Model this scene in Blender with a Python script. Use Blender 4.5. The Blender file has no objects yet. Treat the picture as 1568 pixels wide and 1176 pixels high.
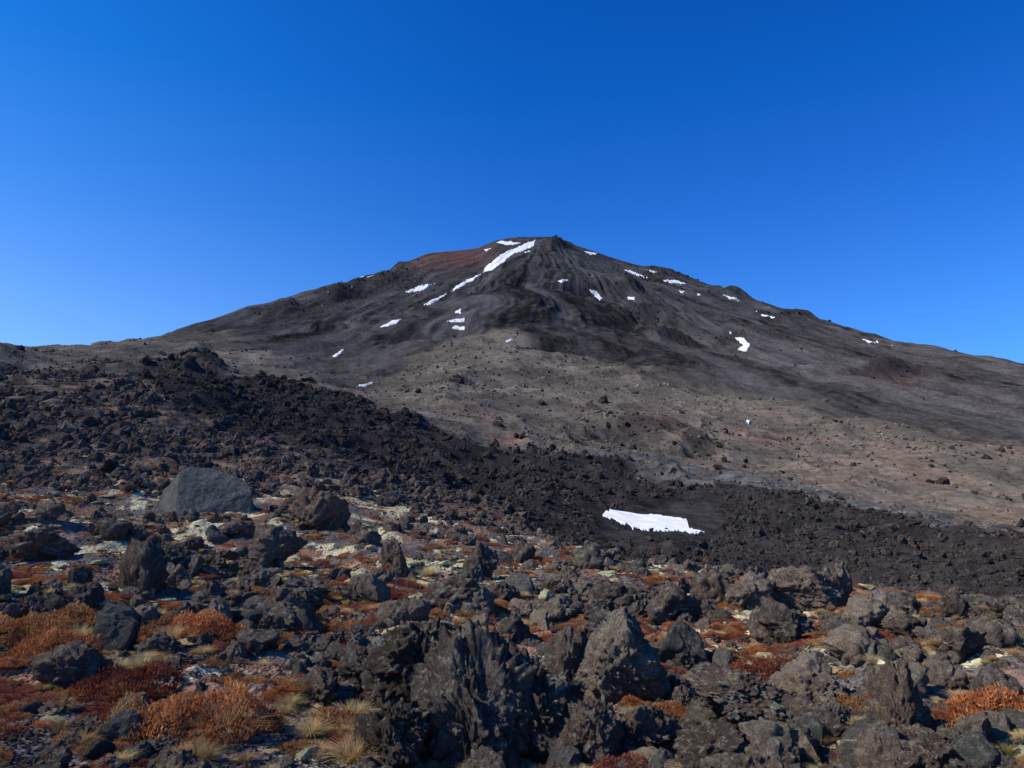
import bpy, bmesh, math, time
import numpy as np
T0=time.time()
rng=np.random.default_rng(7)
F=1120.0; TH=math.radians(8.73); CZ=1.6
ct,st=math.cos(TH),math.sin(TH)
scene=bpy.context.scene
# ------------------------------------------------------------------ noise
def _h(ix,iy,iz,seed):
    h=(ix.astype(np.int64)*374761393+iy.astype(np.int64)*668265263+iz*2147483647+seed*1274126177)&0xffffffff
    h=((h^(h>>13))*1274126177)&0xffffffff
    h=((h^(h>>16))*2246822519)&0xffffffff
    h=h^(h>>15)
    return (h&0xffffff)/float(0xffffff)
def n2(x,y,seed=0):
    xi=np.floor(x); yi=np.floor(y); fx=x-xi; fy=y-yi
    fx=fx*fx*fx*(fx*(fx*6-15)+10); fy=fy*fy*fy*(fy*(fy*6-15)+10)
    a=_h(xi,yi,7,seed); b=_h(xi+1,yi,7,seed); c=_h(xi,yi+1,7,seed); d=_h(xi+1,yi+1,7,seed)
    return ((a+(b-a)*fx)*(1-fy)+(c+(d-c)*fx)*fy)*2-1
def fbm2(x,y,o=4,seed=0,g=0.5):
    s=0;a=1;t=0
    for i in range(o):
        s=s+a*n2(x*2**i+i*17.3,y*2**i-i*9.1,seed+i); t+=a; a*=g
    return s/t*1.3
def lnz(x,y,K,o,seed,g=.5):      # noise whose grain grows with distance (conformal log-polar)
    return fbm2(np.arctan2(x,y)*K,np.log(np.hypot(x,y)+.01)*K,o,seed,g)
def n3(p,seed=0):
    pi=np.floor(p); f=p-pi; f=f*f*f*(f*(f*6-15)+10)
    r=0
    for dx in (0,1):
        for dy in (0,1):
            for dz in (0,1):
                w=(f[:,0] if dx else 1-f[:,0])*(f[:,1] if dy else 1-f[:,1])*(f[:,2] if dz else 1-f[:,2])
                r=r+w*_h(pi[:,0]+dx,pi[:,1]+dy,(pi[:,2]+dz).astype(np.int64)*1013,seed)
    return r*2-1
def fbm3(p,o=4,seed=0,g=0.5):
    s=0;a=1;t=0
    for i in range(o):
        s=s+a*n3(p*2**i+i*3.7,seed+i);t+=a;a*=g
    return s/t*1.3
def sm(a,b,x):
    t=np.clip((x-a)/(b-a),0,1); return t*t*(3-2*t)
def pchip(xk,yk,x):
    xk=np.asarray(xk,float); yk=np.asarray(yk,float)
    h=np.diff(xk); dl=np.diff(yk)/h
    m=np.zeros(len(xk)); m[0]=dl[0]; m[-1]=dl[-1]
    for i in range(1,len(xk)-1):
        if dl[i-1]*dl[i]>0:
            w1=2*h[i]+h[i-1]; w2=h[i]+2*h[i-1]
            m[i]=(w1+w2)/(w1/dl[i-1]+w2/dl[i])
    x=np.clip(x,xk[0],xk[-1])
    k=np.clip(np.searchsorted(xk,x,side='right')-1,0,len(xk)-2)
    t=(x-xk[k])/h[k]
    return ((2*t**3-3*t**2+1)*yk[k]+(t**3-2*t**2+t)*h[k]*m[k]+(-2*t**3+3*t**2)*yk[k+1]+(t**3-t**2)*h[k]*m[k+1])
# ------------------------------------------------------------------ survey
def ray(u,v):
    return (u-784.0, F*ct-(588.0-v)*st, F*st+(588.0-v)*ct)
def uvd(u,v,d):
    a,b,c=ray(u,v); h=math.hypot(a,b)
    return math.atan2(a,b), d, CZ+d*c/h
def proj(x,y,z):
    zz=z-CZ
    dep=y*ct+zz*st
    dep=np.where(dep<0.2,0.2,dep)
    return 784+F*x/dep, 588-F*(-y*st+zz*ct)/dep
curves=[
 [(0,1176,4.65),(784,1176,4.65),(1568,1176,4.65)],
 [(0,1010,7.6),(784,1010,7.6),(1568,1015,7.4)],
 [(0,900,12.5),(400,900,13),(800,905,12.5),(1200,930,11.5),(1568,960,10.5)],
 [(-150,800,21),(0,800,21),(400,805,21),(650,830,19),(850,862,17.5),(1000,886,16.5),(1200,906,15.5),(1568,945,14),(1700,950,14)],
 [(-150,720,42),(0,720,42),(400,730,40),(650,785,36),(850,830,38),(1000,862,40),(1200,885,38),(1568,925,34),(1700,935,33)],
 [(-150,630,85),(0,640,85),(250,650,85),(400,680,75),(650,720,80),(850,755,75),(1000,790,70),(1200,820,66),(1568,868,58),(1700,880,55)],
 [(-150,560,170),(0,572,170),(250,580,180),(400,602,180),(560,630,175),(700,660,160),(850,695,145),(1000,715,135),(1200,755,120),(1568,830,100),(1700,850,95)],
 [(-150,520,260),(-40,524,260),(0,531,262),(45,548,290),(250,557,320),(440,578,330),(560,600,300),(700,600,270),(850,630,250),(1000,650,240),(1200,690,220),(1568,745,190),(1700,765,180)],
 [(-150,540,480),(0,540,500),(250,540,520),(440,556,520),(620,560,450),(760,540,430),(900,555,420),(1100,590,400),(1300,620,380),(1568,670,340),(1700,690,330)],
 [(-150,545,1200),(0,540,1230),(60,538,1250),(150,532,1290),(200,525,1300),(300,497,1340),(400,467,1380),(500,437,1420),(545,424,1440),(560,421,1440),(600,410,1450),(640,396,1460),(660,389,1470),(700,385,1480),(730,381,1490),(765,368,1500),(800,364,1500),(845,363,1500),(880,375,1490),(920,389,1470),(1000,415,1440),(1100,443,1400),(1200,473,1350),(1300,504,1300),(1400,529,1250),(1500,550,1200),(1568,562,1170),(1700,585,1130)],
]
AZL=math.radians(43)
az_f=np.linspace(-AZL,AZL,1150)
side=np.concatenate([np.linspace(math.radians(43.4),math.radians(60),40),np.linspace(math.radians(62),math.pi,60)])
az_g=np.concatenate([-side[::-1],az_f,side])
cz_list=[]
for c in curves:
    p=np.array([uvd(*q) for q in c])
    dd=pchip(p[:,0],p[:,1],az_g); zz=pchip(p[:,0],p[:,2],az_g)
    cz_list.append((dd,zz))
out=sm(math.radians(42),math.radians(110),np.abs(az_g))
LD=np.concatenate([np.geomspace(0.4,3.4,24,endpoint=False),np.geomspace(3.4,1580,900,endpoint=False),np.geomspace(1580,14000,46)])
base=np.zeros((len(az_g),len(LD)))
for i in range(len(az_g)):
    dk=[0.3,3.0]; zk=[0.0,0.0]
    for j,(dd,zz) in enumerate(cz_list):
        z=zz[i]
        if j>=4: z=z*(1-0.65*out[i])
        dk.append(dd[i]); zk.append(z)
    d10=dk[-1]; z10=zk[-1]; s10=(z10-zk[-2])/(d10-dk[-2])
    dk.insert(-1,d10*.975); zk.insert(-1,z10-s10*1.1*.025*d10)
    dk+= [d10*1.03,d10*1.5,5000,15000]
    zk+= [z10-d10*0.02,z10*0.35,-20,-60]
    base[i]=pchip(dk,zk,LD)
lLD=np.log(LD)
def baseZ(az,d):
    i=np.clip(np.searchsorted(az_g,az)-1,0,len(az_g)-2); ti=np.clip((az-az_g[i])/(az_g[i+1]-az_g[i]),0,1)
    ld=np.log(d); j=np.clip(np.searchsorted(lLD,ld)-1,0,len(LD)-2)
    tj=np.clip((d-LD[j])/(LD[j+1]-LD[j]),0,1)
    return (base[i,j]*(1-ti)+base[i+1,j]*ti)*(1-tj)+(base[i,j+1]*(1-ti)+base[i+1,j+1]*ti)*tj
sa,sd,sz=uvd(815,361,1500); SX,SY=sd*math.sin(sa),sd*math.cos(sa)
def crv(pts,u):
    p=np.array(pts,float); return np.interp(u,p[:,0],p[:,1])
FTOP=[(-300,545),(0,562),(240,572),(350,590),(430,578),(500,600),(600,642),(720,668),(850,697),(1000,722),(1200,765),(1400,805),(1568,842),(1900,900)]
GTOP=[(600,642),(720,664),(850,688),(1000,702),(1200,738),(1400,778),(1568,815),(1900,870)]
FLOW_LO=[(-300,470),(200,575),(260,625),(400,680),(560,730),(750,768),(840,830),(930,868),(1100,888),(1300,915),(1568,948),(1900,980)]
BTOP=[(-300,520),(40,528),(200,520),(330,520),(440,548),(520,592),(580,585),(640,555),(700,520),(780,505),(850,540),(950,562),(1050,580),(1200,612),(1400,650),(1568,680),(1900,730)]
OUTC=[(575,428,60,10,1),(520,452,50,9,.9),(430,478,45,6,.8),(600,410,30,5,.7),(630,510,28,8,.8),(700,500,30,14,.4),(830,532,60,8,.9),(850,378,22,7,.8),(905,440,30,14,.7),(990,478,35,14,1),(950,445,30,10,.6),(1030,425,60,7,.6),(1140,450,50,6,.6),(1215,485,45,8,1),(1130,520,30,12,.6),(1360,572,55,8,.9),(1010,520,90,8,.4),(960,662,110,16,.75),(690,590,60,10,.5),(880,575,120,9,.4),(1180,668,40,6,.7),(1250,660,40,6,.4),(300,578,50,9,1),(30,575,40,8,.8),(1060,690,60,10,.6)]
def zones(x,y,d,z):
    u,v=proj(x,y,z)
    U=u+lnz(x,y,16,4,51)*14; V=v+lnz(x,y,22,4,57)*8
    Z={}
    below_f=sm(-4,5,V-crv(FTOP,U))
    above_lo=sm(-6,8,crv(FLOW_LO,U)-V)
    dm=sm(15,22,d)
    Z['flow']=below_f*above_lo*dm
    Z['rub']=below_f*(1-above_lo)*dm+(1-dm)
    Z['grey']=sm(-4,5,V-crv(GTOP,U))*(1-below_f)*dm*sm(580,680,U)
    Z['brown']=(1-sm(-3,4,V-crv(FTOP,U)))*(sm(-12,14,V-crv(BTOP,U)))*dm*(1-Z['grey'])
    Z['cone']=(1-sm(-12,14,V-crv(BTOP,U)))*dm
    Z['red']=np.exp(-np.abs((U-690)/66)**3-np.abs((V-394)/17)**3)*dm
    Z['red2']=np.exp(-((U-1360)/70)**2-((V-575)/12)**2)*dm
    oc=np.zeros_like(u)
    for a,b,c,e,s in OUTC:
        oc=np.maximum(oc,s*np.exp(-((U-a)/c)**2-((V-b)/e)**2))
    Z['oc']=oc*dm*sm(110,150,d)
    Z['open']=np.clip(np.exp(-((U-50)/130)**2-((V-1150)/55)**2)+.9*np.exp(-((U-430)/60)**2-((V-1120)/60)**2)+.5*np.exp(-((U-380)/90)**2-((V-1040)/20)**2),0,1)*(1-dm)
    Z['hollow']=np.exp(-np.abs((u-1003)/115)**4-np.abs((v-799)/32)**4)*dm
    Z['u']=u; Z['v']=v
    return Z
def H(az,d,full=False):
    x=d*np.sin(az); y=d*np.cos(az)
    z0=baseZ(az,d)
    Z=zones(x,y,d,z0)
    rough=0.075*Z['rub']*(1-.7*Z['open'])+0.115*Z['flow']*(1-.85*Z['hollow'])+0.06*Z['grey']+0.055*Z['brown']+0.038*Z['cone']*sm(1490,1350,d)+0.15*Z['oc']+.008
    dz=np.zeros_like(d)
    lam=100.0; k=0
    while lam>0.03:
        w=sm(.011,.022,lam/d)*(1-sm(0.10,0.25,lam/d))
        m=w>0.001
        if np.any(m):
            n=n2(x[m]/lam+k*5.1,y[m]/lam-k*3.3,100+k)
            n=np.where(k%2==0,n,.7-2*np.abs(n))*0.9
            dz[m]+=w[m]*lam*n*rough[m]*1.3
        lam*=0.5; k+=1
    px=x-SX; py=y-SY; r=np.hypot(px,py)+1; ph=np.arctan2(px,-py)
    cm=Z['cone']+0.7*Z['brown']
    rr=sm(60,500,r)*sm(1700,1200,r)
    wob=fbm2(r/160,ph*3,2,77)*0.05
    g=(.7-2*np.abs(n2((ph+wob)*9,r/600,61)))*3.6+(.7-2*np.abs(n2((ph+wob*1.5)*24,r/220,62)))*2.5+(.7-2*np.abs(n2((ph+wob)*60,r/130,63)))*2.3+n2((ph+wob)*130,r/80,64)*1.9
    dz+=g*rr*cm*sm(300,650,d)*0.75
    z=z0+dz
    if full: return x,y,z,Z,(ph+wob,r)
    return x,y,z
def ground_at(u,v,d0=2.5,d1=1500):
    a,b,c=ray(u,v); az=math.atan2(a,b)
    ds=np.geomspace(d0,d1,3000); x,y,z=H(np.full(3000,az),ds)
    uu,vv=proj(x,y,z)
    k=np.argmax(vv<=v); 
    return x[k],y[k],z[k],ds[k]
# ------------------------------------------------------------------ mesh helper
def mesh_np(name,V,Fc,mat=None,smooth=True,n=4):
    me=bpy.data.meshes.new(name)
    V=np.asarray(V,np.float32); Fc=np.asarray(Fc,np.int32)
    me.vertices.add(len(V)); me.vertices.foreach_set('co',V.ravel())
    me.loops.add(Fc.size); me.loops.foreach_set('vertex_index',Fc.ravel())
    me.polygons.add(len(Fc)); me.polygons.foreach_set('loop_start',np.arange(0,Fc.size,Fc.shape[1],dtype=np.int32))
    me.polygons.foreach_set('use_smooth',np.full(len(Fc),smooth))
    me.update(calc_edges=True); me.validate()
    if mat: me.materials.append(mat)
    return me
def add(name,me,loc=(0,0,0)):
    o=bpy.data.objects.new(name,me); o.location=loc; scene.collection.objects.link(o); return o
# ------------------------------------------------------------------ materials
class NT:
    def __init__(s,name):
        s.m=bpy.data.materials.new(name); s.m.use_nodes=True; s.t=s.m.node_tree; s.t.nodes.clear()
        s.out=s.t.nodes.new('ShaderNodeOutputMaterial'); s.b=s.t.nodes.new('ShaderNodeBsdfDiffuse')
        s.b.inputs['Roughness'].default_value=0.7
        s.l(s.b.outputs[0],s.out.inputs[0])
    def l(s,a,b): s.t.links.new(a,b)
    def n(s,t,**k):
        nd=s.t.nodes.new(t)
        for a,b in k.items(): setattr(nd,a,b)
        return nd
    def coord(s,kind='Object'):
        return s.n('ShaderNodeTexCoord').outputs[kind]
    def noise(s,vec,scale,detail=4,rough=.6):
        q=s.n('ShaderNodeTexNoise'); q.inputs['Scale'].default_value=scale; q.inputs['Detail'].default_value=detail; q.inputs['Roughness'].default_value=rough
        s.l(vec,q.inputs['Vector']); return q.outputs[0]
    def ramp(s,fac,pts,interp='LINEAR'):
        q=s.n('ShaderNodeValToRGB'); r=q.color_ramp; r.interpolation=interp
        while len(r.elements)<len(pts): r.elements.new(0.5)
        for e,(p,c) in zip(r.elements,pts):
            e.position=p; e.color=(c,c,c,1) if not hasattr(c,'__len__') else (*c,1)
        s.l(fac,q.inputs[0]); return q.outputs[0]
    def mix(s,fac,a,b,mode='MIX'):
        q=s.n('ShaderNodeMix',data_type='RGBA',blend_type=mode)
        for i,val in ((0,fac),(6,a),(7,b)):
            if isinstance(val,(int,float)): q.inputs[i].default_value=val
            elif isinstance(val,tuple): q.inputs[i].default_value=(*val,1)
            else: s.l(val,q.inputs[i])
        return q.outputs[2]
    def math(s,op,a,b=0):
        q=s.n('ShaderNodeMath',operation=op)
        for i,val in ((0,a),(1,b)):
            if isinstance(val,(int,float)): q.inputs[i].default_value=val
            else: s.l(val,q.inputs[i])
        return q.outputs[0]
    def bump(s,h,strength,dist,prev=None):
        q=s.n('ShaderNodeBump'); q.inputs['Strength'].default_value=strength; q.inputs['Distance'].default_value=dist
        s.l(h,q.inputs['Height'])
        if prev is not None: s.l(prev,q.inputs['Normal'])
        return q.outputs[0]
    def done(s,col,nrm=None):
        if isinstance(col,tuple): s.b.inputs['Color'].default_value=(*col,1)
        else: s.l(col,s.b.inputs['Color'])
        if nrm is not None: s.l(nrm,s.b.inputs['Normal'])
        return s.m
def terrain_mat():
    t=NT('volcanic_ground'); c=t.coord()
    at=t.n('ShaderNodeAttribute',attribute_name='Col')
    f1=t.ramp(t.noise(c,18,4,.8),[(.3,.4),(.7,1.75)])
    f2=t.ramp(t.noise(c,0.5,5,.8),[(.3,.55),(.7,1.55)])
    col=t.mix(1.0,at.outputs['Color'],f1,'MULTIPLY'); col=t.mix(1.0,col,f2,'MULTIPLY')
    b=t.bump(t.noise(c,0.5,6,.82),0.9,0.6)
    b=t.bump(t.noise(c,40,3,.8),0.8,0.014,b)
    return t.done(col,b)
M_ter=terrain_mat()
def rock_mat(name,dark,mid,light,lichen=(.33,.33,.27),la=.5,far=False,vary=True):
    t=NT(name); c=t.coord(); oi=t.n('ShaderNodeObjectInfo')
    var=t.ramp(oi.outputs['Random'],[(0,(.55,.52,.49)),(.3,(1.25,1.03,.9)),(.55,(.8,.77,.74)),(.8,(1.2,1.12,1.05)),(1,(1.6,1.45,1.27))])
    base=t.ramp(t.noise(c,2.6,5 if not far else 2,.75),[(.3,dark),(.5,mid),(.72,light)])
    if vary: base=t.mix(1.0,base,var,'MULTIPLY')
    if far: return t.done(base)
    g=t.n('ShaderNodeNewGeometry'); sx=t.n('ShaderNodeSeparateXYZ'); t.l(g.outputs['Normal'],sx.inputs[0])
    up=t.ramp(sx.outputs[2],[(.1,0.1),(.75,1.0)])
    lm=t.ramp(t.noise(c,4.5,6,.8),[(.5,0.0),(.58,1.0)])
    lm=t.math('MULTIPLY',t.math('MULTIPLY',lm,up),la)
    col=t.mix(lm,base,lichen)
    fine=t.ramp(t.noise(c,22,4,.8),[(.3,.35),(.7,1.7)])
    col=t.mix(1.0,col,fine,'MULTIPLY')
    b=t.bump(t.noise(c,9,6,.84),1.0,.14)
    return t.done(col,b)
M_lava=rock_mat('lava_rock',(.065,.053,.046),(.15,.125,.107),(.27,.225,.19),(.44,.42,.3),.65)
M_flow=rock_mat('black_flow_rock',(.02,.018,.018),(.048,.043,.039),(.12,.106,.095),far=True)
M_mid=rock_mat('rubble_rock',(.035,.03,.027),(.09,.075,.066),(.2,.168,.14),far=True)
M_grey=rock_mat('grey_block_rock',(.08,.08,.07),(.13,.127,.112),(.19,.182,.16),(.34,.34,.25),.6)
M_block=rock_mat('block_rock',(.13,.135,.112),(.175,.175,.148),(.22,.22,.185),(.34,.33,.25),.4,vary=False)
M_tan=rock_mat('weathered_rock',(.11,.092,.073),(.22,.183,.146),(.32,.27,.215),(.45,.43,.3),.65)
M_tanf=rock_mat('hill_stone',(.08,.07,.058),(.17,.145,.115),(.32,.275,.21),far=True)
M_crag=rock_mat('crag_rock',(.02,.018,.018),(.035,.032,.03),(.065,.058,.054),far=True)
def simple_mat(name,pts,scale=20,transl=0,bumpd=None,attr=False):
    t=NT(name); c=t.coord(); oi=t.n('ShaderNodeObjectInfo')
    if attr:
        at=t.n('ShaderNodeAttribute',attribute_name='tone'); f=at.outputs['Fac']
    else: f=t.noise(c,scale,5,.7)
    col=t.ramp(f,pts)
    var=t.ramp(oi.outputs['Random'],[(0,(.65,.58,.52)),(.25,(1.2,.95,.8)),(.5,(1.0,1.05,1.0)),(.75,(.85,.9,.85)),(1,(1.35,1.35,1.15))])
    col=t.mix(1.0,col,var,'MULTIPLY')
    n=None
    if bumpd: n=t.bump(t.noise(c,scale*1.5,5,.8),.9,bumpd)
    m=t.done(col,n)
    if transl:
        tr=t.n('ShaderNodeBsdfTranslucent'); t.l(col,tr.inputs[0]); mx=t.n('ShaderNodeMixShader'); mx.inputs[0].default_value=transl
        t.l(t.b.outputs[0],mx.inputs[1]); t.l(tr.outputs[0],mx.inputs[2]); t.l(mx.outputs[0],t.out.inputs[0])
    return m
M_heath=simple_mat('rust_heath',[(0,(.14,.062,.034)),(.4,(.37,.155,.066)),(.75,(.53,.26,.11)),(1,(.63,.41,.2))],attr=True,transl=.3)
M_heath2=simple_mat('wine_heath',[(0,(.11,.038,.03)),(.5,(.32,.1,.07)),(1,(.47,.21,.12))],attr=True,transl=.3)
M_tuss=simple_mat('dry_tussock',[(0,(.14,.085,.035)),(.4,(.48,.35,.16)),(.8,(.72,.58,.33)),(1,(.8,.69,.46))],attr=True,transl=.35)
M_green=simple_mat('olive_herb',[(0,(.07,.07,.02)),(.5,(.22,.22,.06)),(1,(.4,.38,.12))],attr=True,transl=.3)
M_moss=simple_mat('pale_moss',[(.25,(.32,.28,.14)),(.5,(.6,.54,.32)),(.75,(.8,.75,.52))],scale=9,bumpd=.06)
def snow_mat():
    t=NT('old_snow'); c=t.coord()
    col=t.ramp(t.noise(c,.8,5,.7),[(.3,(.6,.58,.55)),(.6,(.86,.84,.8))])
    return t.done(col,t.bump(t.noise(c,1.5,6,.7),.4,.2))
M_snow=snow_mat()
# ------------------------------------------------------------------ terrain
AZ,D=np.meshgrid(az_g,LD,indexing='ij'); sh=AZ.shape
x,y,z,Z,(ph,rs)=H(AZ.ravel(),D.ravel(),True)
d=D.ravel()
def zcol(x,y,d,Z,ph,rs):
    def C(*c): return np.array(c)[None,:]
    col=np.zeros((len(x),3))
    nA=fbm2(x/1.1,y/1.1,5,201); nB=fbm2(x/0.8+7,y/0.8,5,211); nC=lnz(x,y,12,5,221); nD=lnz(x,y,60,4,231,.75)
    op=(1-Z['open'])
    rub=C(.125,.105,.09)*(1+.35*nD[:,None])
    rust=sm(.05,.35,nA+.3*nC)*sm(60,25,d)*.75*op; rub=rub*(1-rust[:,None])+C(.27,.135,.077)*rust[:,None]
    pal=sm(.3,.42,nB+.25*nC)*sm(50,25,d)*op; rub=rub*(1-pal[:,None])+C(.5,.44,.27)*pal[:,None]
    far=sm(25,50,d)[:,None]; rub=rub*(1-far*.45)
    midp=sm(.05,.35,nD+.2*nC)*sm(25,45,d); rub=rub*(1-.8*midp[:,None])+C(.24,.165,.1)*.8*midp[:,None]
    flow=C(.034,.03,.029)*(1+.6*nD[:,None]); m=sm(.1,.6,nC)*.4; flow=flow*(1-m[:,None])+C(.062,.054,.05)*m[:,None]
    grey=C(.09,.084,.078)*(1+.8*nD[:,None])
    brown=C(.152,.126,.096)*(1+.75*nD[:,None])
    rb=(sm(-.1,.6,nC)*sm(590,650,Z['v'])*sm(620,700,Z['u']))[:,None]; brown=brown*(1-rb*.55)+C(.165,.1,.073)*rb*.55
    k=sm(.0,.4,nD*.7-nC)[:,None]*.55; brown=brown*(1-k)+C(.06,.05,.043)*k
    streak=fbm2(ph*40,rs/260,6,241,.85)+.6*fbm2(ph*14,rs/400,3,246)
    cone=C(.049,.046,.045)*(1+1.0*streak[:,None]+.6*nD[:,None])
    lo=(sm(450,560,Z['v']))[:,None]; cone=cone*(1-lo*.5)+C(.07,.06,.052)*lo*.5*(1+.8*streak[:,None]+.5*nD[:,None])
    lft=(sm(420,150,Z['u'])*sm(500,535,Z['v']))[:,None]*.8; cone=cone*(1-lft)+C(.12,.1,.062)*lft*(1+.6*nD[:,None])
    red=(np.clip(Z['red']*.85,0,1))[:,None]; cone=cone*(1-red)+C(.1,.052,.045)*red*(1+.5*streak[:,None])
    red=(np.clip(Z['red2'],0,1)*.5)[:,None]; cone=cone*(1-red)+C(.09,.05,.042)*red
    for key,c in (('rub',rub),('flow',flow),('grey',grey),('brown',brown),('cone',cone)): col+=Z[key][:,None]*c
    tot=sum(Z[k] for k in ('rub','flow','grey','brown','cone'))[:,None]+1e-4
    col/=tot
    oc=(sm(.3,.5,Z['oc']*(1+1.1*nD)))[:,None]; col=col*(1-oc*.75)+C(.03,.027,.026)*oc*.75
    return np.clip(col,.012,.8)
col=zcol(x,y,d,Z,ph,rs)
nA_,nD_=sh
idx=np.arange(nA_*nD_).reshape(sh)
q=np.stack([idx[:-1,:-1].ravel(),idx[1:,:-1].ravel(),idx[1:,1:].ravel(),idx[:-1,1:].ravel()],1)[:,::-1]
me=mesh_np('volcano_terrain',np.stack([x,y,z],1),q,M_ter)
ca=me.color_attributes.new('Col','FLOAT_COLOR','POINT')
ca.data.foreach_set('color',np.concatenate([col,np.ones((len(col),1))],1).astype(np.float32).ravel())
ter=add('volcano_terrain',me)
print('terrain',time.time()-T0)
# ------------------------------------------------------------------ snow
def inpoly(px,py,poly):
    ins=np.zeros(px.shape,bool); n=len(poly)
    for i in range(n):
        x1,y1=poly[i]; x2,y2=poly[(i+1)%n]
        if y1==y2: continue
        c=((y1>py)!=(y2>py))&(px<(x2-x1)*(py-y1)/(y2-y1)+x1); ins^=c
    return ins
SN=[[(822,367),(814,377),(800,384),(786,389),(772,401),(752,414),(738,418),(748,406),(758,396),(776,385),(792,378),(808,370)],[(758,372),(768,369),(788,371),(796,373),(780,376)],[(802,386),(812,381),(808,387)],[(741,382),(752,380),(748,385)],
[(738,417),(718,433),(694,447),(692,443),(715,429)],[(696,443),(672,459),(655,469),(650,466),(672,454)],
[(618,448),(640,437),(667,434),(655,443),(635,448)],[(580,502),(600,491),(620,489),(602,498)],
[(694,480),(708,472),(708,480)],[(686,491),(713,487),(710,494),(690,494)],[(688,504),(697,499),(712,501),(710,506)],
[(768,523),(787,519),(780,524)],[(546,593),(560,588),(573,586),(560,592)],[(508,546),(526,535),(528,537),(514,547)],
[(852,431),(862,427),(875,429),(860,433)],[(897,440),(912,444),(924,457),(918,461),(906,450)],[(960,454),(972,454),(970,459),(962,459)],[(977,467),(985,468),(982,472)],
[(893,384),(918,388),(905,391)],[(952,412),(970,415),(996,427),(975,423)],[(1006,427),(1040,430),(1054,436),(1025,434)],[(985,411),(1005,416),(1000,418)],
[(1103,450),(1122,454),(1140,464),(1118,459)],[(1147,474),(1162,476),(1158,478)],[(1164,482),(1188,484),(1184,488),(1168,486)],[(1040,445),(1052,447),(1046,450)],[(1062,449),(1076,451),(1070,453)],
[(1122,517),(1138,515),(1149,529),(1143,539),(1128,537),(1137,529)],[(1112,508),(1122,508),(1120,512)],[(1314,517),(1345,524),(1360,528),(1330,527)],[(1358,526),(1374,528),(1366,531)],
[(550,425),(588,417),(565,425)],[(532,440),(545,436),(540,441)],[(490,448),(512,443),(505,448)],[(1140,645),(1150,646),(1147,650)]]
NEARS=[[(922,790),(935,782),(965,783),(990,786),(1030,790),(1055,797),(1062,808),(1084,815),(1060,817),(1035,813),(1005,816),(975,813),(960,803),(940,799)],[(1184,888),(1196,877),(1209,878),(1200,886)]]
def blur(a,k):
    for ax in (0,1):
        p=np.pad(a,[(k,k) if i==ax else (0,0) for i in (0,1)],mode='edge'); c=np.cumsum(p,ax); c=np.insert(c,0,0,axis=ax)
        n=a.shape[ax]; a=(np.take(c,np.arange(2*k+1,2*k+1+n),ax)-np.take(c,np.arange(0,n),ax))/(2*k+1)
    return a
def snowmesh(name,polys,near):
    Vs=[];Fs=[];o=0
    for pi,poly in enumerate(polys):
        P=np.array(poly,float); u0,v0=P.min(0)-6; u1,v1=P.max(0)+6
        a0=math.atan2(*ray(u0,v0)[:2]); a1=math.atan2(*ray(u1,v0)[:2])
        b0=math.atan2(*ray(u0,v1)[:2]); b1=math.atan2(*ray(u1,v1)[:2]); a0=min(a0,b0); a1=max(a1,b1)
        ds=np.geomspace(20,1560,2500); lo=1e9; hi=0
        for a in np.linspace(a0,a1,7):
            xx,yy,zz=H(np.full(2500,a),ds); uu,vv=proj(xx,yy,zz); run=np.minimum.accumulate(vv)
            m=(vv<v1)&(vv>v0)&(vv<=run+1.0)
            if m.any(): lo=min(lo,ds[m].min()); hi=max(hi,ds[m].max())
        if hi==0: print('snow miss',pi); continue
        na=int(max(8,min(420,(a1-a0)/math.radians(.02)))); nd=int(max(10,min(420,(v1-v0)*5)))
        A,Dd=np.meshgrid(np.linspace(a0,a1,na),np.linspace(lo*.995,hi*1.005,nd),indexing='ij')
        xx,yy,zz=H(A.ravel(),Dd.ravel())
        if near:
            zb=baseZ(A.ravel(),Dd.ravel()); uu,vv=proj(xx,yy,zb)
            zz=np.maximum(blur(zz.reshape(na,nd),6).ravel(),zz)
        else: uu,vv=proj(xx,yy,zz)
        s=Dd.ravel()*(.009 if not near else .012)
        k=.55 if not near else 1.2
        uu=uu+fbm2(xx/s,yy/s,5 if not near else 4,301,.75 if not near else .6)*k*8; vv=vv+fbm2(xx/s+5,yy/s,5 if not near else 4,305,.75 if not near else .6)*k*(3.0 if not near else 4.2)
        ins=inpoly(uu,vv,poly)
        hgt=(0.8 if not near else .09)
        zz=zz+hgt
        I=np.arange(na*nd).reshape(na,nd); ii=ins.reshape(na,nd)
        cnt=ii[:-1,:-1].astype(int)+ii[1:,:-1]+ii[1:,1:]+ii[:-1,1:]
        mk=(cnt>=3)
        f=np.stack([I[:-1,:-1][mk],I[1:,:-1][mk],I[1:,1:][mk],I[:-1,1:][mk]],1)[:,::-1]
        if len(f)==0: continue
        tmp=np.zeros((na,nd),int); tmp[:-1,:-1]+=mk; tmp[1:,:-1]+=mk; tmp[1:,1:]+=mk; tmp[:-1,1:]+=mk
        edge=(tmp.ravel()<4); zz=np.where(edge,zz-hgt*1.4,zz)
        used=np.unique(f); rm=-np.ones(na*nd,int); rm[used]=np.arange(len(used))
        Vs.append(np.stack([xx,yy,zz],1)[used]); Fs.append(rm[f]+o); o+=len(used)
    me=mesh_np(name,np.concatenate(Vs),np.concatenate(Fs),M_snow); return add(name,me)
snowmesh('mountain_snow_patches',SN,False); snowmesh('snow_patch',NEARS,True)
print('snow',time.time()-T0)
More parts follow.
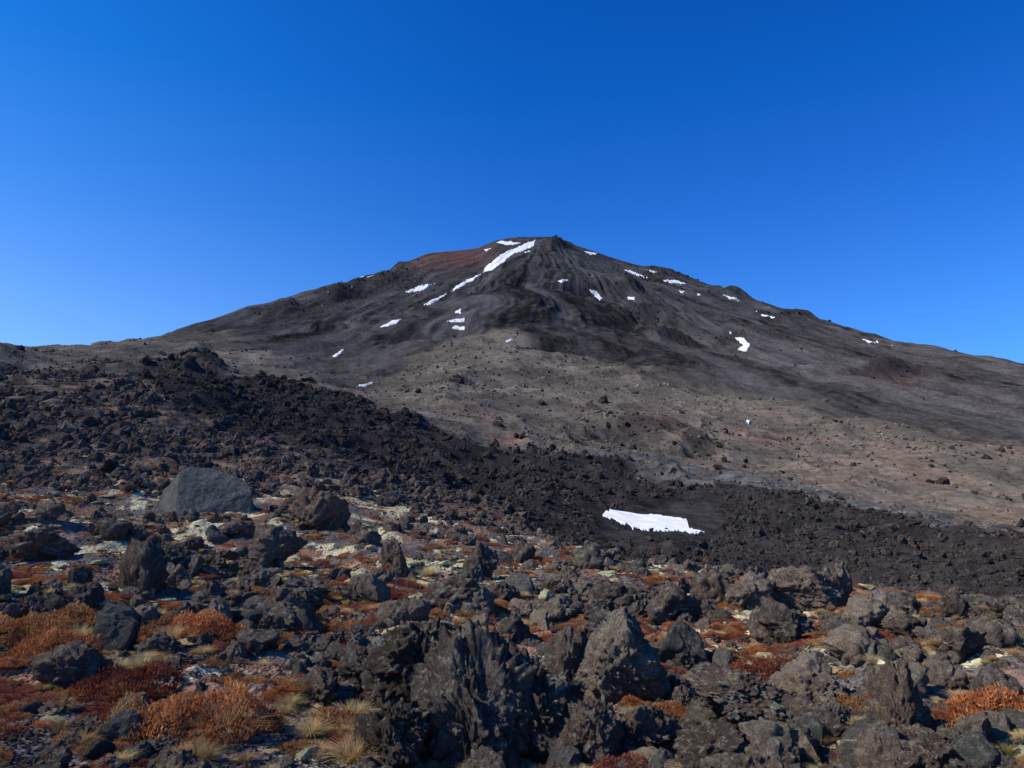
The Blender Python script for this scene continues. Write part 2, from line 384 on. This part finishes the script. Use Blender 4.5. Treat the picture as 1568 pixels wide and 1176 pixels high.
# ------------------------------------------------------------------ rocks
_ico={}
def ico(s):
    if s not in _ico:
        bm=bmesh.new(); bmesh.ops.create_icosphere(bm,subdivisions=s,radius=1)
        V=np.array([v.co[:] for v in bm.verts]); Fc=np.array([[v.index for v in f.verts] for f in bm.faces]); bm.free(); _ico[s]=(V,Fc)
    return _ico[s]
def rock(name,sub,seed,mat,planes=12,rough=.16,knob=.12,k=14,smooth=True,sq=(1,1,1),hf=4):
    V,Fc=ico(sub); r=np.random.default_rng(seed)
    N=r.normal(size=(planes,3)); N/=np.linalg.norm(N,axis=1)[:,None]; off=r.uniform(.5,.95,planes)
    dt=V@N.T; rr=np.where(dt>.05,off/np.maximum(dt,.05),3.0); rr=np.minimum(rr,3)
    R=-np.log(np.exp(-k*rr).sum(1)+np.exp(-k*1.25))/k
    P=V*R[:,None]
    so=r.uniform(0,50,3)
    W=P+.25*np.stack([n3(P*1.7+so+i*11,seed+i) for i in range(3)],1)
    dsp=rough*fbm3(W*1.3+so,3,seed+5)
    dsp+=knob*(np.abs(n3(W*2.6+so,seed+9))*1.6-.5)
    if hf>=3: dsp+=knob*.65*(np.abs(n3(W*6+so,seed+12))*1.6-.5)
    if hf>=4: dsp+=knob*.5*(np.abs(n3(W*13+so,seed+15))*1.6-.5)
    if hf>=5: dsp+=knob*.4*(np.abs(n3(W*26+so,seed+18))*1.6-.5)
    P=P+V*dsp[:,None]
    P*=np.array(sq)
    mn,mx=P.min(0),P.max(0); P=(P-(mn+mx)/2)/((mx-mn).max()/2)
    me=mesh_np(name,P,Fc,mat,smooth); return me,P
def coll_of(name,meshes):
    c=bpy.data.collections.new(name)
    for i,m in enumerate(meshes):
        c.objects.link(bpy.data.objects.new(f'{name}_{i:02d}',m))
    return c
def scatter(name,pos,rot,scl,idx,coll):
    me=bpy.data.meshes.new(name); me.vertices.add(len(pos)); me.vertices.foreach_set('co',np.asarray(pos,np.float32).ravel())
    for nm,ty,a in (('rot','FLOAT_VECTOR',rot),('scl','FLOAT_VECTOR',scl)):
        at=me.attributes.new(nm,ty,'POINT'); at.data.foreach_set('vector',np.asarray(a,np.float32).ravel())
    at=me.attributes.new('idx','INT','POINT'); at.data.foreach_set('value',np.asarray(idx,np.int32))
    o=add(name,me); ng=bpy.data.node_groups.new(name+'_gn','GeometryNodeTree')
    ng.interface.new_socket('Geometry',in_out='INPUT',socket_type='NodeSocketGeometry'); ng.interface.new_socket('Geometry',in_out='OUTPUT',socket_type='NodeSocketGeometry')
    N=ng.nodes.new; gi=N('NodeGroupInput'); go=N('NodeGroupOutput'); ip=N('GeometryNodeInstanceOnPoints'); ci=N('GeometryNodeCollectionInfo')
    ci.inputs['Collection'].default_value=coll; ci.inputs['Separate Children'].default_value=True; ci.inputs['Reset Children'].default_value=True
    def na(nm,ty):
        q=N('GeometryNodeInputNamedAttribute'); q.data_type=ty; q.inputs['Name'].default_value=nm; return [s for s in q.outputs if s.enabled and s.name=='Attribute'][0]
    e=N('FunctionNodeEulerToRotation'); L=ng.links.new
    L(gi.outputs[0],ip.inputs['Points']); L(ci.outputs[0],ip.inputs['Instance']); ip.inputs['Pick Instance'].default_value=True
    L(na('idx','INT'),ip.inputs['Instance Index']); L(na('rot','FLOAT_VECTOR'),e.inputs[0]); L(e.outputs[0],ip.inputs['Rotation']); L(na('scl','FLOAT_VECTOR'),ip.inputs['Scale'])
    L(ip.outputs[0],go.inputs[0])
    md=o.modifiers.new('scatter','NODES'); md.node_group=ng; print(name,len(pos)); return o
def pts(n,d0,d1,azm=42.5):
    az=np.radians(rng.uniform(-azm,azm,n)); d=np.exp(rng.uniform(math.log(d0),math.log(d1),n))
    x,y,z,Z,pr=H(az,d,True); return x,y,z,d,Z
def pareto(n,a): return (1-rng.random(n))**(-1/a)
def put(name,x,y,z,s,coll,nv,flat=.75,sink=.15,tilt=3.14):
    n=len(x); sc=np.stack([s*rng.uniform(.7,1.2,n),s*rng.uniform(.7,1.2,n),s*rng.uniform(flat*.7,flat*1.2,n)],1)
    rot=np.stack([rng.uniform(-tilt,tilt,n),rng.uniform(-tilt,tilt,n),rng.uniform(-3.14,3.14,n)],1)
    pos=np.stack([x,y,z+s*(.5-sink*2)*flat],1) if tilt>1 else np.stack([x,y,z-s*sink],1)
    return scatter(name,pos,rot,sc,rng.integers(0,nv,n),coll)
V_l=[rock(f'lava_stone_{i}',4,20+i,M_lava,planes=9+i%4,rough=.2,knob=.17,smooth=False,hf=4)[0] for i in range(9)]
V_t=[rock(f'weathered_stone_{i}',4,60+i,M_tan,planes=8+i%4,rough=.12,knob=.1,smooth=False,hf=4)[0] for i in range(4)]
V_g=[rock(f'grey_stone_{i}',3,70+i,M_grey,planes=8,rough=.06,knob=.04,smooth=False,hf=3)[0] for i in range(3)]
V_f=[rock(f'flow_stone_{i}',3,40+i,M_flow,planes=9,rough=.2,knob=.2,smooth=False,hf=3)[0] for i in range(5)]
V_m=[rock(f'mid_stone_{i}',3,50+i,M_mid,planes=9,rough=.2,knob=.2,smooth=False,hf=3)[0] for i in range(5)]
V_h=[rock(f'hill_stone_{i}',2,80+i,M_tanf,planes=9,rough=.15,knob=.1,smooth=False,hf=3)[0] for i in range(5)]
V_c=[rock(f'crag_{i}',3,90+i,M_crag,planes=9,rough=.2,knob=.2,smooth=False,hf=3)[0] for i in range(5)]
C_near=coll_of('rubble_kinds',V_l+V_t+V_g); C_flow=coll_of('flow_kinds',V_f); C_mid=coll_of('mid_kinds',V_m); C_tan=coll_of('pale_kinds',V_h); C_crag=coll_of('crag_kinds',V_c)
x,y,z,d,Z=pts(70000,3.6,16); cl=fbm2(x/.7,y/.7,3,401); m=(rng.random(len(x))<.25+.8*sm(-.2,.5,cl)); x,y,z,d,op=x[m],y[m],z[m],d[m],Z['open'][m]
s=np.clip(.006*pareto(len(x),1.8)*(d/6)**.6,0,.05-.03*op); put('volcanic_gravel',x,y,z,s,C_near,16,.8)
x,y,z,d,Z=pts(36000,4.2,45); cl=fbm2(x/1.8,y/1.8,4,411); m=(rng.random(len(x))<(.06+.66*sm(-.1,.4,cl))*(1-.93*Z['open']))&(Z['rub']>.4)
x,y,z,d=x[m],y[m],z[m],d[m]; s=np.clip(.016*pareto(len(x),1.32)*(d/9)**.65,0,np.where(d<9,.16,.28)); put('lava_rubble',x,y,z,s,C_near,16,.9)
x,y,z,d,Z=pts(120000,28,300); cl=lnz(x,y,14,4,421); rz=rng.random(len(x))
m=rz<np.clip(Z['flow']*(.55+.4*sm(-.3,.3,cl))*(1-.97*sm(.2,.7,Z['hollow']))+Z['grey']*.06+Z['brown']*.02+Z['oc']*.6*sm(-.3,.3,cl),0,1)
s=np.clip(d*.0012*pareto(len(x),2.1),0,d*.008); put('black_lava_flow_rubble',x[m],y[m],z[m],s[m],C_flow,5,.85)
m=rz<Z['rub']*(.12+.8*sm(-.3,.3,cl)); s=np.clip(d*.0014*pareto(len(x),1.8),0,np.minimum(d*.011,1.1)); put('weathered_lava_field',x[m],y[m],z[m],s[m],C_mid,5,.85)
x,y,z,d,Z=pts(80000,35,520); cl=lnz(x,y,18,4,431)
m=rng.random(len(x))<np.clip(Z['grey']*.5+Z['brown']*(.14+.55*sm(0,.5,cl))+Z['rub']*.12,0,1); x,y,z,d=x[m],y[m],z[m],d[m]
s=np.clip(d*.0008*pareto(len(x),2.5),0,d*.0045); put('hillside_stones',x,y,z,s,C_tan,5,.7)
x,y,z,d,Z=pts(150000,200,1450); cl=lnz(x,y,40,4,441)
m=rng.random(len(x))<np.clip((Z['oc']>.2)*Z['oc']*sm(-.3,.3,cl)+.01*Z['cone']+.06*Z['brown'],0,1); x,y,z,d=x[m],y[m],z[m],d[m]
s=np.clip(d*.0006*pareto(len(x),2.3),0,d*.0025); put('mountain_crag_rocks',x,y,z,s,C_crag,5,.7)
print('rubble',time.time()-T0)
HB=[(482,815,92,68,'lava',5),(412,872,74,62,'lava',5),(195,915,84,80,'lava',5),(258,872,52,36,'lava',5),
(602,882,44,56,'lava',5),(738,885,50,52,'lava',5),(800,862,40,34,'lava',4),(862,905,60,36,'lava',5),(1255,940,112,62,'tan',6),(1225,990,90,62,'lava',5),
(1330,965,60,44,'tan',5),(960,1080,140,130,'tan2',6),(875,1070,90,100,'lava',6),
(650,1120,190,150,'lava',6),(720,1180,200,185,'lava',6),(835,1186,190,160,'lava',6),(765,1090,140,100,'lava',6),(590,1190,120,90,'lava',6),(905,1185,100,90,'lava',6),
(600,1085,110,80,'lava',6),(1165,1120,180,76,'lava',6),(1405,1150,84,108,'lava',6),
(1248,1078,84,62,'tan',5),(1045,1020,76,56,'block2',5),(96,1055,92,54,'lava',5),(168,1000,54,50,'block2',5),(232,1012,54,34,'lava',5),(432,955,80,50,'lava',5),
(568,925,56,48,'tan',5),(690,935,92,46,'lava',5),(615,960,80,38,'tan',5),(1035,955,92,54,'lava',5),(1105,930,70,48,'lava',5),(1155,935,76,52,'lava',5),(485,1075,72,44,'lava',5),(545,1045,60,38,'lava',5),
(1492,1012,66,42,'lava',5),(1535,990,60,34,'lava',4),(310,948,86,34,'lava',5),(470,980,50,40,'block2',4),(30,860,90,44,'lava',5),(1310,1010,70,42,'tan',5),(1400,985,56,32,'lava',4),
(985,1165,120,70,'lava',6),(1090,1185,90,56,'lava',5),(1210,1180,110,60,'tan',5),(395,1000,60,30,'lava',4),(1385,1065,70,38,'tan',4),(1460,1060,50,40,'lava',4),(865,960,70,44,'lava',5),(940,935,60,42,'lava',5),(780,985,60,38,'lava',4),
(60,800,40,26,'lava',4),(165,828,46,30,'lava',4),(350,822,60,24,'lava',4),(560,838,44,26,'lava',4),(1180,985,60,46,'lava',5),(1285,930,60,60,'lava',5),(1540,1075,60,38,'lava',4),(900,870,46,34,'lava',4)]
for i,(u,v,w,h,kind,sub) in enumerate(HB):
    gx,gy,gz,gd=ground_at(u,v); sl=math.hypot(gd,gz-CZ); mpp=sl/F
    W=w*mpp/2; Hh=h*mpp/2
    nm='angular_boulder' if kind=='block2' else 'lava_boulder'
    if kind=='block2': me,P=rock(nm,sub,500+i,M_grey,planes=8,rough=.05,knob=.05,k=30)
    elif kind.startswith('tan'): me,P=rock(nm,sub,500+i,M_tan,planes=10,rough=.14,knob=.12,k=24,hf=5 if sub>5 else 4)
    else: me,P=rock(nm,sub,500+i,M_lava,planes=10,rough=.22,knob=.18,k=26,hf=5 if sub>5 else 4)
    ex=P.max(0)-P.min(0)
    o=add(nm,me); sx=W*2/ex[0]; sz=Hh*2*1.35/ex[2]; sy=sx*.85
    o.scale=(sx,sy,sz); o.rotation_euler=(0,0,rng.uniform(-.3,.3))
    o.location=(gx,gy+W*.55,gz+Hh*2*1.35*.5-Hh*2*.35)
# the large split block: flat dark front face, lit facet on the left
gx,gy,gz,gd=ground_at(298,787); k=math.hypot(gd,gz-CZ)/F
bm=bmesh.new()
for p in [(-68,22,28),(-70,10,-14),(-22,-34,-14),(-30,-12,50),(-20,0,62),(6,6,60),(54,16,42),(66,6,26),(68,0,-14),(62,45,-14),(-50,50,-14),(44,42,36),(-30,36,60),(-60,35,32)]:
    bm.verts.new([c*k for c in p])
bmesh.ops.convex_hull(bm,input=bm.verts)
bmesh.ops.triangulate(bm,faces=bm.faces)
for _ in range(5): bmesh.ops.subdivide_edges(bm,edges=bm.edges,cuts=1,use_grid_fill=True)
bm.normal_update(); Vb=np.array([v.co[:] for v in bm.verts]); nn=np.array([v.normal[:] for v in bm.verts])
Vb=Vb+nn*(fbm3(Vb*1.6,4,31)*.05+fbm3(Vb*9,3,37)*.01)[:,None]
for v,c in zip(bm.verts,Vb): v.co=c
me=bpy.data.meshes.new('angular_boulder'); bm.to_mesh(me); bm.free(); me.materials.append(M_block); add('angular_boulder',me,(gx,gy+.5,gz+.1))
print('boulders',time.time()-T0)
# ------------------------------------------------------------------ plants
def leafmesh(name,n,mat,seed,kind):
    r=np.random.default_rng(seed)
    if kind=='heath':
        rad=np.sqrt(r.random(n)); a=r.uniform(0,6.28,n); px=rad*np.cos(a); py=rad*np.sin(a)
        lump=fbm2(px*2.2+seed,py*2.2,3,seed); hgt=np.maximum(0,(1-(rad*(1+.35*n2(np.cos(a)*2+seed,np.sin(a)*2,3)))**2))*.28*(1+.9*lump)
        pz=hgt*r.uniform(.35,1,n)**.5
        c=np.stack([px,py,pz],1); dr=np.stack([r.normal(0,.7,n)+px*.5,r.normal(0,.7,n)+py*.5,r.uniform(.3,1.4,n)],1); dr/=np.linalg.norm(dr,axis=1)[:,None]
        L=r.uniform(.03,.075,n); wd=r.uniform(.006,.016,n)
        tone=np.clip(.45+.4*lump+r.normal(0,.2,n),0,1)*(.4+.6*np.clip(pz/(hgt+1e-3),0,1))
    else:
        a=r.uniform(0,6.28,n); rad=.18*np.sqrt(r.random(n)); px=rad*np.cos(a); py=rad*np.sin(a); c=np.stack([px,py,np.zeros(n)],1)
    if kind=='heath':
        s=np.cross(dr,r.normal(size=(n,3))); s/=np.linalg.norm(s,axis=1)[:,None]
        V=np.stack([c-s*wd[:,None],c+s*wd[:,None],c+dr*L[:,None]+s*wd[:,None]*.4,c+dr*L[:,None]-s*wd[:,None]*.4],1).reshape(-1,3)
        Fc=np.arange(4*n).reshape(n,4); tv=np.repeat(tone,4)
    else:
        seg=4; L=r.uniform(.5,1.05,n); lean=r.uniform(.1,1.1,n)**1.2; az=a+r.normal(0,.5,n); w=r.uniform(.006,.012,n)
        dirx,diry=np.cos(az),np.sin(az); rows=[]
        for k in range(seg+1):
            t=k/seg; ho=lean*t**1.7*L; vz=L*(t-.45*lean*t**2.3)*.75
            cx=px+dirx*ho; cy=py+diry*ho; ww=w*(1-t*.85)
            rows.append((np.stack([cx-diry*ww,cy+dirx*ww,vz],1),np.stack([cx+diry*ww,cy-dirx*ww,vz],1)))
        V=np.stack([q for rw in rows for q in rw],1).reshape(-1,3); b=(np.arange(n)*(2*(seg+1)))[:,None]
        Fc=np.concatenate([b+np.array([[2*k,2*k+1,2*k+3,2*k+2]]) for k in range(seg)],0)
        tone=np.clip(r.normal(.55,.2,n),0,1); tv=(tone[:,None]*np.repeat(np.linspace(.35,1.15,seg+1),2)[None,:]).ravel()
    me=mesh_np(name,V,Fc,mat,False)
    at=me.attributes.new('tone','FLOAT','POINT'); at.data.foreach_set('value',np.clip(tv,0,1).astype(np.float32)); return me
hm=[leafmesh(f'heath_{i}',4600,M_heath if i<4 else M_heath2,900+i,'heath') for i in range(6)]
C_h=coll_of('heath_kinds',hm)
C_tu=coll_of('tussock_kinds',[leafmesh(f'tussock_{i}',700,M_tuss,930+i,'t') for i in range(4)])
C_gr=coll_of('herb_kinds',[leafmesh(f'herb_{i}',260,M_green,940+i,'t') for i in range(2)])
mm=[rock(f'moss_{i}',4,960+i,M_moss,planes=10,rough=.2,knob=.14,sq=(1,1,.3),hf=4)[0] for i in range(4)]
C_m=coll_of('moss_kinds',mm)
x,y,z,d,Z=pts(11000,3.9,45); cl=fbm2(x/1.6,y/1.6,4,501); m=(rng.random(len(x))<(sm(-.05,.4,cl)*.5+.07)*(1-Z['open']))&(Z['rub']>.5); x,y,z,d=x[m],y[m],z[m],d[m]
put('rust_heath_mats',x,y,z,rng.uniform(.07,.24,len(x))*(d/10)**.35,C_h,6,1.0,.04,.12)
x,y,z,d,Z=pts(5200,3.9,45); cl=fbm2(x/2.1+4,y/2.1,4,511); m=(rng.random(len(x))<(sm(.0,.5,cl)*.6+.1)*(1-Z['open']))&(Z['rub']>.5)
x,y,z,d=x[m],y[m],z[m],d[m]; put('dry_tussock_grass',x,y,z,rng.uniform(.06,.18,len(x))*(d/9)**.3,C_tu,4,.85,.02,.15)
x,y,z,d,Z=pts(8000,4.5,45); cl=fbm2(x/1.5+14,y/1.5,4,521)
pal=np.zeros_like(x)
for a,b,c,e in ((120,785,150,26),(1000,893,90,22),(40,915,40,16),(780,930,50,14),(470,930,40,12),(740,1000,40,14),(60,1000,60,12),(600,880,200,20)): pal=np.maximum(pal,np.exp(-((Z['u']-a)/c)**2-((Z['v']-b)/e)**2))
m=(rng.random(len(x))<(.07+.25*sm(.1,.5,cl)+.8*pal)*(1-Z['open']))&(Z['rub']>.5); x,y,z,d=x[m],y[m],z[m],d[m]
put('pale_moss_cushions',x,y,z,rng.uniform(.04,.19,len(x))*(d/12)**.4,C_m,4,1.0,.0,.15)
hp=[(310,1120,95),(60,1010,60),(180,1060,70),(520,1130,70),(640,1140,60),(1540,1110,70),(1330,1090,40),(220,970,60),(300,975,60),(1180,1050,60),(1450,1140,60),(570,1165,60),(215,1130,80),(110,960,50),(20,980,60)]
P=[];S=[];I=[]
for k,(u,v,w) in enumerate(hp):
    a,b,c,g=ground_at(u,v); P.append((a,b+.1,c)); S.append((w*g/F,w*g/F,w*g/F*1.3)); I.append(4+k%2 if k in(2,9) else k%4)
scatter('heath_shrubs',P,[(0,0,k*1.3) for k in range(len(P))],S,I,C_h)
tp=[(345,1130,80),(265,985,44),(300,1176,60),(540,1110,55),(120,985,40),(540,1172,70),(215,1030,40),(655,885,30),(425,1120,35),(800,965,30),(90,1010,30),(475,1130,44)]
P=[];S=[]
for u,v,w in tp:
    a,b,c,g=ground_at(u,v); P.append((a,b,c)); S.append((w*g/F*.85,)*3)
scatter('tussock_grass_clumps',P,[(0,0,k*1.7) for k in range(len(P))],S,[k%4 for k in range(len(P))],C_tu)
P=[];S=[]
for u,v,w in [(1450,1160,26),(1280,1100,24),(1470,1150,22),(1545,1160,24),(1440,1172,26)]:
    a,b,c,g=ground_at(u,v); P.append((a,b,c)); S.append((w*g/F*1.0,)*3)
scatter('green_herb_tufts',P,[(0,0,k*1.7) for k in range(len(P))],S,[k%2 for k in range(len(P))],C_gr)
# ------------------------------------------------------------------ light
SEL=math.radians(41); SAZ=math.radians(-108)
w=bpy.data.worlds.new('World'); scene.world=w; w.use_nodes=True; nt=w.node_tree; nt.nodes.clear()
sk=nt.nodes.new('ShaderNodeTexSky'); sk.sky_type='NISHITA'; sk.sun_disc=False; sk.sun_elevation=SEL; sk.sun_rotation=SAZ; sk.altitude=1700; sk.air_density=1.3; sk.dust_density=0.3; sk.ozone_density=4.0
tc=nt.nodes.new('ShaderNodeTexCoord'); sp=nt.nodes.new('ShaderNodeSeparateXYZ'); nt.links.new(tc.outputs['Generated'],sp.inputs[0])
def wramp(sock,pts):
    q=nt.nodes.new('ShaderNodeValToRGB'); r=q.color_ramp
    while len(r.elements)<len(pts): r.elements.new(.5)
    for e,(p,c) in zip(r.elements,pts): e.position=p; e.color=(*c,1)
    nt.links.new(sock,q.inputs[0]); return q.outputs[0]
def wmul(a,b):
    mx=nt.nodes.new('ShaderNodeMix'); mx.data_type='RGBA'; mx.blend_type='MULTIPLY'; mx.inputs[0].default_value=1
    nt.links.new(a,mx.inputs[6]); nt.links.new(b,mx.inputs[7]); return mx.outputs[2]
rz=wramp(sp.outputs[2],[(.1,(.42,.86,1.5)),(.22,(.34,.81,1.5)),(.36,(.17,.7,1.5)),(.5,(.05,.62,1.46)),(.62,(.03,.57,1.42))])
mr=nt.nodes.new('ShaderNodeMath'); mr.operation='MULTIPLY_ADD'; mr.inputs[1].default_value=-.5; mr.inputs[2].default_value=.5; nt.links.new(sp.outputs[0],mr.inputs[0])
rx=wramp(mr.outputs[0],[(.25,(.8,.88,.95)),(.5,(.85,.94,.99)),(.78,(1.9,1.27,1.08))])
bg=nt.nodes.new('ShaderNodeBackground'); bg.inputs[1].default_value=.12; wo=nt.nodes.new('ShaderNodeOutputWorld')
nt.links.new(wmul(wmul(sk.outputs[0],rz),rx),bg.inputs[0]); nt.links.new(bg.outputs[0],wo.inputs[0])
L=bpy.data.lights.new('sun','SUN'); L.energy=5; L.angle=math.radians(.53); L.color=(1,.95,.86); so=bpy.data.objects.new('sun',L); scene.collection.objects.link(so)
from mathutils import Vector
dirv=Vector((math.sin(SAZ)*math.cos(SEL),math.cos(SAZ)*math.cos(SEL),math.sin(SEL)))
so.rotation_euler=dirv.to_track_quat('Z','Y').to_euler(); so.location=(0,0,50)
cam=bpy.data.cameras.new('camera'); cam.sensor_width=36; cam.lens=36*F/1568; cam.clip_start=.05; cam.clip_end=30000
co=bpy.data.objects.new('camera',cam); scene.collection.objects.link(co); co.location=(0,0,CZ); co.rotation_euler=(math.pi/2+TH,0,0); scene.camera=co
scene.view_settings.view_transform='Standard'; scene.view_settings.look='None'; scene.view_settings.exposure=0
print('done',time.time()-T0)
